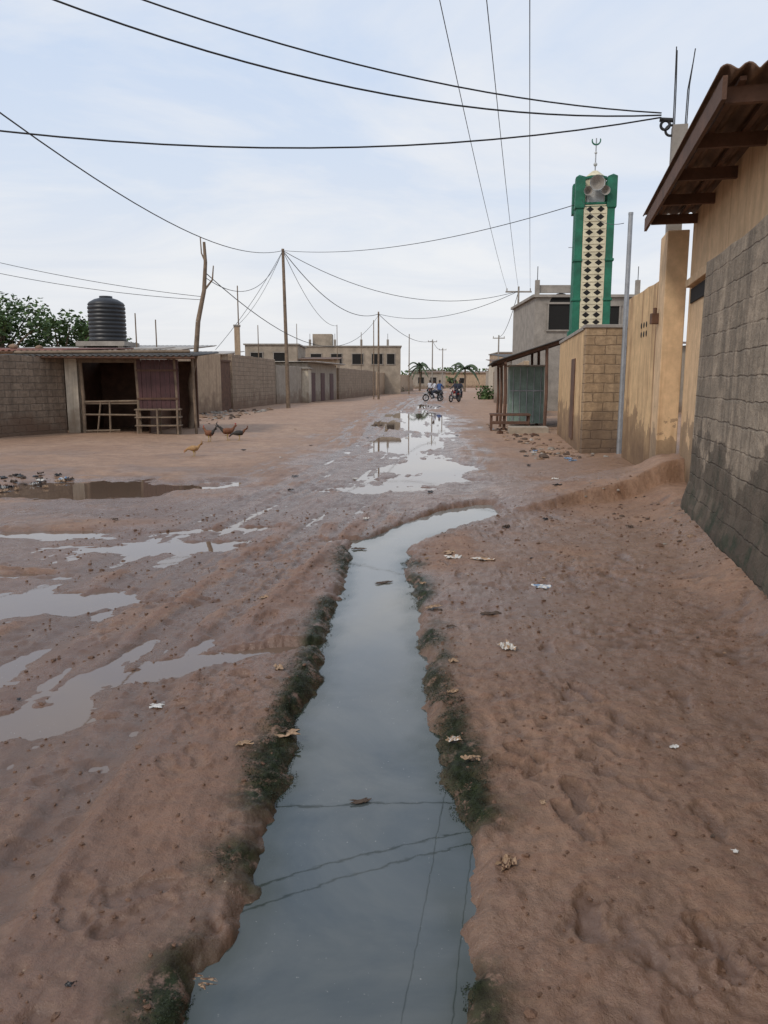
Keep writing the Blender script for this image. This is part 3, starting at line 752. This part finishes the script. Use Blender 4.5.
def treeline(name,pts,seed,ls=.45):
    rr=random.Random(seed); mb=MB()
    for (x,y,h,r) in pts:
        for i in range(420):
            v=Vector((rr.gauss(0,1)*r*.5,rr.gauss(0,1)*r*.4,abs(rr.gauss(0,.5))*h)); v.z=min(v.z,h)
            p=Vector((x,y,0))+v; a=Vector((rr.gauss(0,1),rr.gauss(0,1),rr.gauss(0,1))).normalized()*ls; b_=a.cross(Vector((rr.gauss(0,1),rr.gauss(0,1),rr.gauss(0,1))).normalized())
            mb.add([p-a,p+b_,p+a,p-b_],[(0,1,2,3)],M_leaf)
    mb.obj(name)
treeline('distant_trees',[(3+i*4.5+random.uniform(-1,1),235+random.uniform(-15,15),random.uniform(3.5,6),random.uniform(4,7)) for i in range(16)]+[(-60+i*5,120+random.uniform(-10,10),random.uniform(3.5,5.5),5) for i in range(9)],5)
treeline('roadside_bushes',[(9.4,72,1.2,.7),(1.9,128,1.4,1.2)],8,.12)

# ------------------------------------------------------------------ small things on the ground
def clods(name,n,area,smin,smax,mat,seed,filt=None,pw=1.6,mats=None):
    rr=random.Random(seed); mb=MB(); P=[]
    while len(P)<n:
        x=rr.uniform(area[0],area[1]); y=area[2]+(area[3]-area[2])*rr.random()**pw; P.append((x,y))
    xa=np.array([p[0] for p in P]); ya=np.array([p[1] for p in P]); r_=terrain(xa,ya)
    for (x,y),hz,s in zip(P,r_[0],r_[1]):
        if filt and not filt(x,y,s,rr): continue
        k=rr.uniform(smin,smax)*(1+.05*y)*(1 if rr.random()<.9 else 1.8)
        mb.ell((x,y,hz+k*.15),(k*rr.uniform(.7,1.4),k*rr.uniform(.7,1.4),k*.55),rr.choice(mats) if mats else mat,6,4,.3,False)
    mb.obj(name)
M_clod=mat_plain('mud_clod',(.15,.082,.050),.8,.35,8,0,.5)
clods('mud_clods',4600,(-3.5,3,1.4,10),.002,.008,M_clod,4,lambda x,y,s,rr:s>.06)
M_peb=mat_plain('pebble',(.32,.24,.17),.8,.3,8)
clods('pebbles',300,(-2.5,3,1.4,9),.0015,.0035,M_peb,6,lambda x,y,s,rr:s>.05)
clods('pool_debris',170,(-7.4,-5.6,11.1,13.0),.01,.035,M_mudl,9,None,1,[M_mudl,M_mudl,M_clod,M_blackp])
clods('rubble',60,(3.2,4.6,15.8,18.5),.01,.035,M_stone,10,None,1,[M_stone,M_mudl,M_conc])
clods('rubble',140,(2.6,3.5,5.5,10.5),.004,.016,M_stone,15,None,1,[M_stone,M_mudl,M_conc,M_clod])
clods('rubble',60,(3.6,4.6,19,27),.01,.035,M_stone,16,None,1,[M_stone,M_mudl,M_woodd])
clods('verge_rubble',120,(-9.0,-6.5,26,44),.015,.045,M_stone,11,None,1,[M_stone,M_mudl,M_conc])
M_alg=mat_plain('algae_weed',(.020,.030,.012),.8,.5,30)
rr=random.Random(12); mb=MB(); P=[]
for i in range(70000):
    k=rr.randrange(0,len(DITCH)-5); (x0,y0,r0),(x1,y1,r1)=DITCH[k],DITCH[k+1]; t_=rr.random()
    y=y0+(y1-y0)*t_; 
    if y<1.2: continue
    sg=rr.choice((-1,1)); P.append((x0+(x1-x0)*t_+sg*(r0+(r1-r0)*t_+rr.gauss(.03,.07)),y))
xa=np.array([p[0] for p in P]); ya=np.array([p[1] for p in P]); r_=terrain(xa,ya); dens=fbm(xa,ya,1.7,3,91)+.8*fbm(xa,ya,7,3,19)
for (x,y),hz,s,dn in zip(P,r_[0],r_[1],dens):
    if dn<.08 or s<-.03-.05*max(0,dn-.3) or s>.12+.1*dn: continue
    p=Vector((x,y,max(hz,WL)+rr.uniform(0,.006))); a=Vector((rr.gauss(0,1),rr.gauss(0,1),rr.gauss(0,.4))).normalized()*rr.uniform(.002,.005); b_=a.cross(Vector((rr.gauss(0,1),rr.gauss(0,1),rr.gauss(0,1))).normalized())
    mb.add([p-a,p+b_,p+a],[(0,1,2)],M_alg)
mb.obj('ditch_algae')

def litter(name,x,y,w,l,mat,rz=0,amp=.02,seed=0,z=None):
    rr=random.Random(seed); n=10; vs=[];fs=[]; amp*=.55
    hz=gz(x,y) if z is None else z
    ph=[rr.uniform(0,6) for _ in range(6)]
    for j in range(n+1):
        for i in range(n+1):
            u=i/n-.5; v=j/n-.5; e=1-.25*rr.random()*(abs(u)>.4 or abs(v)>.4)
            zz=.004+amp*abs(math.sin(u*9+ph[0]+2*v)+.7*math.sin(v*11+ph[1]-3*u)+.5*math.sin((u+v)*17+ph[2]))+abs(rr.gauss(0,amp*.15))
            vs.append((u*w*e+.12*w*math.sin(v*7+ph[3]),v*l*e+.12*l*math.sin(u*6+ph[4]),zz))
    for j in range(n):
        for i in range(n): fs.append((j*(n+1)+i,j*(n+1)+i+1,(j+1)*(n+1)+i+1,(j+1)*(n+1)+i))
    mb=MB(); mats=mat if isinstance(mat,(list,tuple)) else [mat]
    mb.add(vs,fs,mats[0],False)
    if len(mats)>1:
        k=mb.mi(mats[1]); mb.m=[k if rr.random()<.35 else 0 for _ in mb.m]
    o=mb.obj(name,(x,y,hz),rz); o.modifiers.new('s','SOLIDIFY').thickness=.001
W_=M_white; B_=M_brownp
litter('plastic_sachet',1.24,5.86,.13,.12,[W_,M_bluep],.2,.012,1)
litter('paper_scrap',.64,6.85,.16,.13,[W_,B_],.3,.012,2); litter('paper_scrap',.89,6.75,.2,.1,[B_,W_],.1,.012,3); litter('paper_scrap',.62,7.1,.12,.1,B_,.6,.01,4)
litter('crumpled_wrapper',.74,4.42,.085,.11,[W_,B_],.5,.03,5)
litter('crumpled_wrapper',.41,2.33,.07,.05,[B_,M_clod],.5,.02,6)
litter('paper_scrap',-1.16,3.71,.07,.05,W_,.2,.006,7); litter('dead_leaf',-.45,3.32,.12,.06,B_,.2,.008,8)
litter('brown_wrapper',-.52,1.90,.10,.05,[M_clod,B_],-.5,.008,9); litter('dead_leaf',-.09,2.82,.08,.03,M_mudl,.2,.005,10,WL+.002)
litter('paper_scrap',1.27,3.15,.04,.03,W_,.9,.003,11); litter('dead_leaf',.74,5.15,.14,.06,M_mudl,0,.01,12); litter('dead_leaf',.35,5.35,.12,.05,B_,.5,.01,13)
litter('paper_scrap',-.62,3.2,.07,.04,B_,.3,.008,14); litter('dead_leaf',.0,6.2,.15,.06,M_mudl,.3,.006,15,WL+.002); litter('dead_leaf',-.25,7.5,.13,.07,M_mudl,.3,.01,16,WL+.003)
litter('paper_scrap',1.2,2.4,.02,.02,W_,.1,.003,17); litter('paper_scrap',-.9,5.6,.08,.05,B_,.5,.01,20)
rr=random.Random(44)
for i in range(52):
    x=rr.uniform(-7.3,-5.3); y=rr.uniform(11.2,13.4); litter('plastic_litter',x,y,rr.uniform(.06,.2),rr.uniform(.06,.16),rr.choice([W_,[W_,M_bluep],B_,M_mudl,M_blackp]),rr.random()*3,.04,100+i,max(gz(x,y),WL)+.003)
for i in range(36):
    x=rr.uniform(-8,3.2); y=rr.uniform(8,30); litter('plastic_litter',x,y,rr.uniform(.05,.13),rr.uniform(.05,.12),rr.choice([W_,B_,[B_,W_],M_mudl,M_blackp]),rr.random()*3,.02,200+i,max(gz(x,y),WL)+.003)
for i in range(44):
    x=rr.uniform(-2.6,2.6); y=rr.uniform(1.8,8); s_=rr.uniform(.012,.035)
    if abs(x)<.5: continue
    litter('paper_scrap',x,y,s_,s_*.7,rr.choice([B_,B_,B_,M_mudl,M_blackp,M_mudl]),rr.random()*3,.005,300+i)
for i in range(12):
    sg=rr.choice((-1,1)); x=-.08+sg*rr.uniform(.34,.52); y=rr.uniform(3,7); litter('plastic_litter',x,y,rr.uniform(.03,.08),rr.uniform(.03,.05),rr.choice([B_,M_mudl,M_mudl,M_blackp,[B_,W_]]),rr.random()*3,.010,350+i,max(gz(x,y),WL)+.004)
for i in range(26):
    y=rr.uniform(12,30); x=float(np.interp(y,[12,17,30],[4.0,4.0,4.6]))-rr.uniform(.1,.9); litter('plastic_litter',x,y,rr.uniform(.07,.18),rr.uniform(.06,.15),rr.choice([W_,B_,[B_,W_],M_mudl,M_bluep]),rr.random()*3,.03,400+i)

# ------------------------------------------------------------------ skinned figures
def skin(name,verts,edges,rad,matf,mats,loc=(0,0,0),rz=0,parent=None,sub=2):
    me=bpy.data.meshes.new(name); me.from_pydata(verts,edges,[]); o=bpy.data.objects.new(name,me); scene.collection.objects.link(o)
    md=o.modifiers.new('skin','SKIN'); md.use_smooth_shade=True
    for i,r in enumerate(rad):
        sv=me.skin_vertices[0].data[i]; sv.radius=r if isinstance(r,tuple) else (r,r); sv.use_root=(i==0)
    s=o.modifiers.new('sub','SUBSURF'); s.levels=sub; s.render_levels=sub
    dg=bpy.context.evaluated_depsgraph_get(); ev=o.evaluated_get(dg); nm=bpy.data.meshes.new_from_object(ev)
    o.modifiers.clear(); o.data=nm; nm.materials.clear()
    for m_ in mats: nm.materials.append(m_)
    for p in nm.polygons: p.material_index=matf(p.center); p.use_smooth=True
    o.location=loc; o.rotation_euler=(0,0,rz)
    if parent: o.parent=parent
    return o
M_fb=mat_plain('feather_brown',(.17,.065,.028),.8,.4,30); M_fy=mat_plain('feather_buff',(.36,.21,.09),.8,.3,30); M_fd=mat_plain('feather_black',(.03,.025,.02),.7,.3,30); M_comb=mat_plain('comb_red',(.4,.03,.02),.6,.1); M_leg=mat_plain('leg_yellow',(.4,.27,.08),.7,.1)
def chicken(x,y,rz,body,tail,s=1.0,peck=False):
    z=gz(x,y); e=empty('chicken',(x,y,z),rz); e.scale=(s,s,s)
    hx,hz=(.30,.14) if peck else (.21,.40)
    nx_,nz=(.22,.22) if peck else (.16,.32)
    V=[(0,0,.23),(.09,0,.245),(nx_,0,nz),(hx,0,hz),(hx+.035,0,hz-.005),(-.09,0,.245),(-.16,0,.30),(-.21,0,.37)]
    E=[(0,1),(1,2),(2,3),(3,4),(0,5),(5,6),(6,7)]
    skin('body',V,E,[(.085,.095),(.07,.08),.033,.028,.012,(.065,.07),(.03,.045),(.012,.03)],lambda c:1 if c.x<-.12 else 0,[body,tail],parent=e)
    mb=MB()
    for sx in(-1,1):
        y_=sx*.04; mb.tube([(0.0,y_,.17),(-.02,y_,.09),(.01,y_,.01)],[.022,.008,.007],M_leg,6)
        for a in(-.5,0,.5): mb.tube([(.01,y_,.012),(.01+.05*math.cos(a),y_+.05*math.sin(a),.006)],.005,M_leg,5)
        mb.tube([(.01,y_,.012),(-.025,y_,.006)],.005,M_leg,5)
        mb.ell((-.02,sx*.082,.25),(.10,.018,.055),body,10,6); mb.ell((hx+.008,sx*.022,hz+.008),(.005,.004,.005),M_fd,6,4)
    mb.obj('legs_wings',parent=e)
    mb=MB(); mb.ell((hx,0,hz+.035),(.024,.005,.018),M_comb,8,6); mb.ell((hx+.02,0,hz-.03),(.008,.006,.015),M_comb,8,6); mb.cyl((hx+.025,0,hz),(hx+.06,0,hz-.01),.009,M_leg,.001,6)
    for k in range(5): mb.tube([(-.18,0,.33),(-.25-.01*k,(k-2)*.008,.36+.02*k),(-.30+.012*k,(k-2)*.012,.38+.03*k)],[.018,.014,.004],tail,5)
    mb.obj('comb_beak_tail',parent=e)
chicken(-4.1,16.6,2.9,M_fy,M_fy,.72,True); chicken(-4.75,21.0,2.6,M_fb,M_fd,.95); chicken(-4.35,21.5,.2,M_fb,M_fd,1.05); chicken(-4.0,21.3,3.4,M_fd,M_fb,.85,True)

def motorcycle(x,y,rz,shirt,paint,helmet):
    z=gz(x,y); e=empty('motorcyclist',(x,y,z),rz)
    mb=MB()
    for wx in(-.62,.64):
        mb.torus((wx,0,.30),.25,.05,M_rub,28,8); mb.torus((wx,0,.30),.20,.012,M_steel,24,6); mb.cyl((wx,-.06,.3),(wx,.06,.3),.045,M_steel)
        for k in range(10):
            a=k*math.pi/5; mb.cyl((wx,0,.3),(wx+.2*math.cos(a),0,.3+.2*math.sin(a)),.004,M_steel,n=4)
    mb.obj('wheels',parent=e)
    mb=MB()
    mb.tube([(.64,.09,.3),(.52,.08,.65),(.42,.06,.95)],.022,M_steel); mb.tube([(.64,-.09,.3),(.52,-.08,.65),(.42,-.06,.95)],.022,M_steel)
    mb.tube([(.30,.36,1.04),(.40,.2,1.02),(.43,0,.98),(.40,-.2,1.02),(.30,-.36,1.04)],.015,M_steel)
    mb.tube([(.45,0,.85),(.1,0,.72),(-.35,0,.70),(-.75,0,.78)],.03,M_rub); mb.tube([(.42,0,.8),(.2,0,.35),(-.2,0,.3),(-.62,0,.3)],.025,M_rub)
    mb.tube([(-.62,.08,.3),(-.5,.09,.68)],.025,M_steel); mb.tube([(-.62,-.08,.3),(-.5,-.09,.68)],.025,M_steel)
    mb.ell((.02,0,.38),(.18,.13,.14),M_steel,12,8); mb.tube([(.1,-.12,.3),(-.2,-.15,.27),(-.75,-.17,.36)],[.025,.035,.045],M_steel)
    mb.ell((.18,0,.78),(.24,.14,.12),paint,14,10); mb.ell((-.32,0,.80),(.40,.14,.06),M_rub,14,8); mb.ell((-.4,0,.66),(.22,.12,.08),paint,12,8)
    mb.ell((.53,0,.92),(.08,.10,.10),paint,12,8); mb.ell((.60,0,.92),(.02,.075,.075),M_white,12,8)
    mb.ell((.62,0,.60),(.26,.06,.03),paint,12,6); mb.ell((-.78,0,.62),(.18,.07,.04),paint,12,6)
    mb.tube([(-.62,.0,.82),(-.95,0,.84)],.02,M_steel)
    for sx in(-1,1): mb.tube([(.38,sx*.2,1.03),(.36,sx*.28,1.2)],.008,M_rub); mb.ell((.36,sx*.28,1.23),(.015,.05,.035),M_rub,8,6)
    mb.obj('motorcycle',parent=e)
    V=[(-.22,0,.88),(-.17,0,1.08),(-.12,0,1.28),(-.10,0,1.40),(-.08,0,1.50),(-.05,0,1.60),(-.04,0,1.70),
       (-.12,.18,1.37),(.03,.27,1.14),(.28,.30,1.06),(-.12,-.18,1.37),(.03,-.27,1.14),(.28,-.30,1.06),
       (-.20,.10,.86),(.16,.20,.74),(.02,.19,.38),(.02,.19,.27),(.14,.20,.24),(-.20,-.10,.86),(.16,-.20,.74),(.02,-.19,.38),(.02,-.19,.27),(.14,-.20,.24)]
    E=[(0,1),(1,2),(2,3),(3,4),(4,5),(5,6),(3,7),(7,8),(8,9),(3,10),(10,11),(11,12),(0,13),(13,14),(14,15),(15,16),(16,17),(0,18),(18,19),(19,20),(20,21),(21,22)]
    rad=[(.17,.14),(.16,.12),(.20,.13),(.14,.10),.06,.09,.085,.07,.052,.04,.07,.052,.04,.11,.085,.055,.05,.04,.11,.085,.055,.05,.04]
    def mf(c):
        if c.z>1.47: return 2
        if c.z>.93 and c.x<.14: return 0
        if c.z>1.0 and c.x>=.14: return 2
        if c.z<.28: return 3
        return 1
    skin('rider',V,E,rad,mf,[shirt,M_trous,M_skin,M_rub],parent=e)
    mb=MB()
    mb.ell((-.05,0,1.70),(.115,.095,.095),helmet,14,10); mb.ell((.055,0,1.63),(.018,.014,.02),M_skin,6,5)
    for sx in(-1,1): mb.ell((.045,sx*.034,1.655),(.012,.012,.009),M_white,6,4); mb.ell((-.04,sx*.093,1.63),(.02,.012,.03),M_skin,6,4)
    for sx in(-1,1):
        for k in range(4): mb.tube([(.26,sx*(.30+.018*k),1.07),(.31,sx*(.30+.018*k),1.065),(.325,sx*(.30+.018*k),1.035)],.009,M_skin,5)
        mb.tube([(.26,sx*.28,1.06),(.29,sx*.27,1.03)],.011,M_skin,5)
    mb.obj('head_and_hands',parent=e)
    return e
motorcycle(5.65,62,R(-125),M_shirtd,M_redpaint,M_fd); motorcycle(4.1,65,R(-165),M_shirtw,M_rub,M_fd); motorcycle(5.0,70,R(75),M_shirtb,M_bluep,M_fd); motorcycle(6.6,68,R(-100),M_shirtd,M_rub,M_fd)
motorcycle(5.4,92,R(85),M_shirtw,M_redpaint,M_fd)

# ------------------------------------------------------------------ light
w=bpy.data.worlds.new('World'); scene.world=w; w.use_nodes=True
t=NT(w.node_tree); bg=t.n['Background']; bg.inputs['Strength'].default_value=.1
el,az=R(42),R(222)
sky=t.new('ShaderNodeTexSky',sky_type='NISHITA'); sky.sun_disc=False; sky.sun_elevation=el; sky.sun_rotation=az; sky.air_density=1.2; sky.dust_density=3; sky.ozone_density=1.5
gen=coords(t,'Generated'); sp_=t.new('ShaderNodeSeparateXYZ'); t.l.new(gen,sp_.inputs[0])
z=t.math('MAXIMUM',sp_.outputs[2],0.0)
grad=t.ramp(z,(0,(.90,.905,.92)),(.10,(.84,.865,.92)),(.22,(.73,.81,.94)),(.40,(.63,.75,.95)),(1,(.60,.70,.88)))
zz=t.math('ADD',z,.10)
cb_=t.new('ShaderNodeCombineXYZ'); t.l.new(t.math('DIVIDE',sp_.outputs[0],zz),cb_.inputs[0]); t.l.new(t.math('DIVIDE',sp_.outputs[1],zz),cb_.inputs[1])
cn=t.noise(1.0,7,.60,t.smap(cb_.outputs[0],(.6,.8,1),(0,0,.3)),.7); cl=t.mul(t.g(cn,.42,.64),.85)
col=t.mix(cl,grad,(.94,.945,.96))
low=t.noise(.8,5,.6,t.smap(cb_.outputs[0],(.25,.6,1)),.3)
col=t.mix(t.mul(t.g(low,.5,.7),.35),col,(.76,.80,.89))
col=t.mix(1.0,col,(10,10,10),'MULTIPLY')
col=t.mix(.10,col,sky.outputs[0])
t.l.new(col,bg.inputs['Color'])
sd_=bpy.data.lights.new('sun','SUN'); sd_.energy=1.5; sd_.angle=R(11); sd_.color=(1,.92,.82)
so_=bpy.data.objects.new('sun',sd_); scene.collection.objects.link(so_)
D=Vector((math.sin(az)*math.cos(el),math.cos(az)*math.cos(el),math.sin(el)))
so_.rotation_euler=D.to_track_quat('Z','Y').to_euler()
scene.view_settings.view_transform='Standard'; scene.view_settings.look='None'; scene.view_settings.exposure=0
print('VERTS',len(xf))
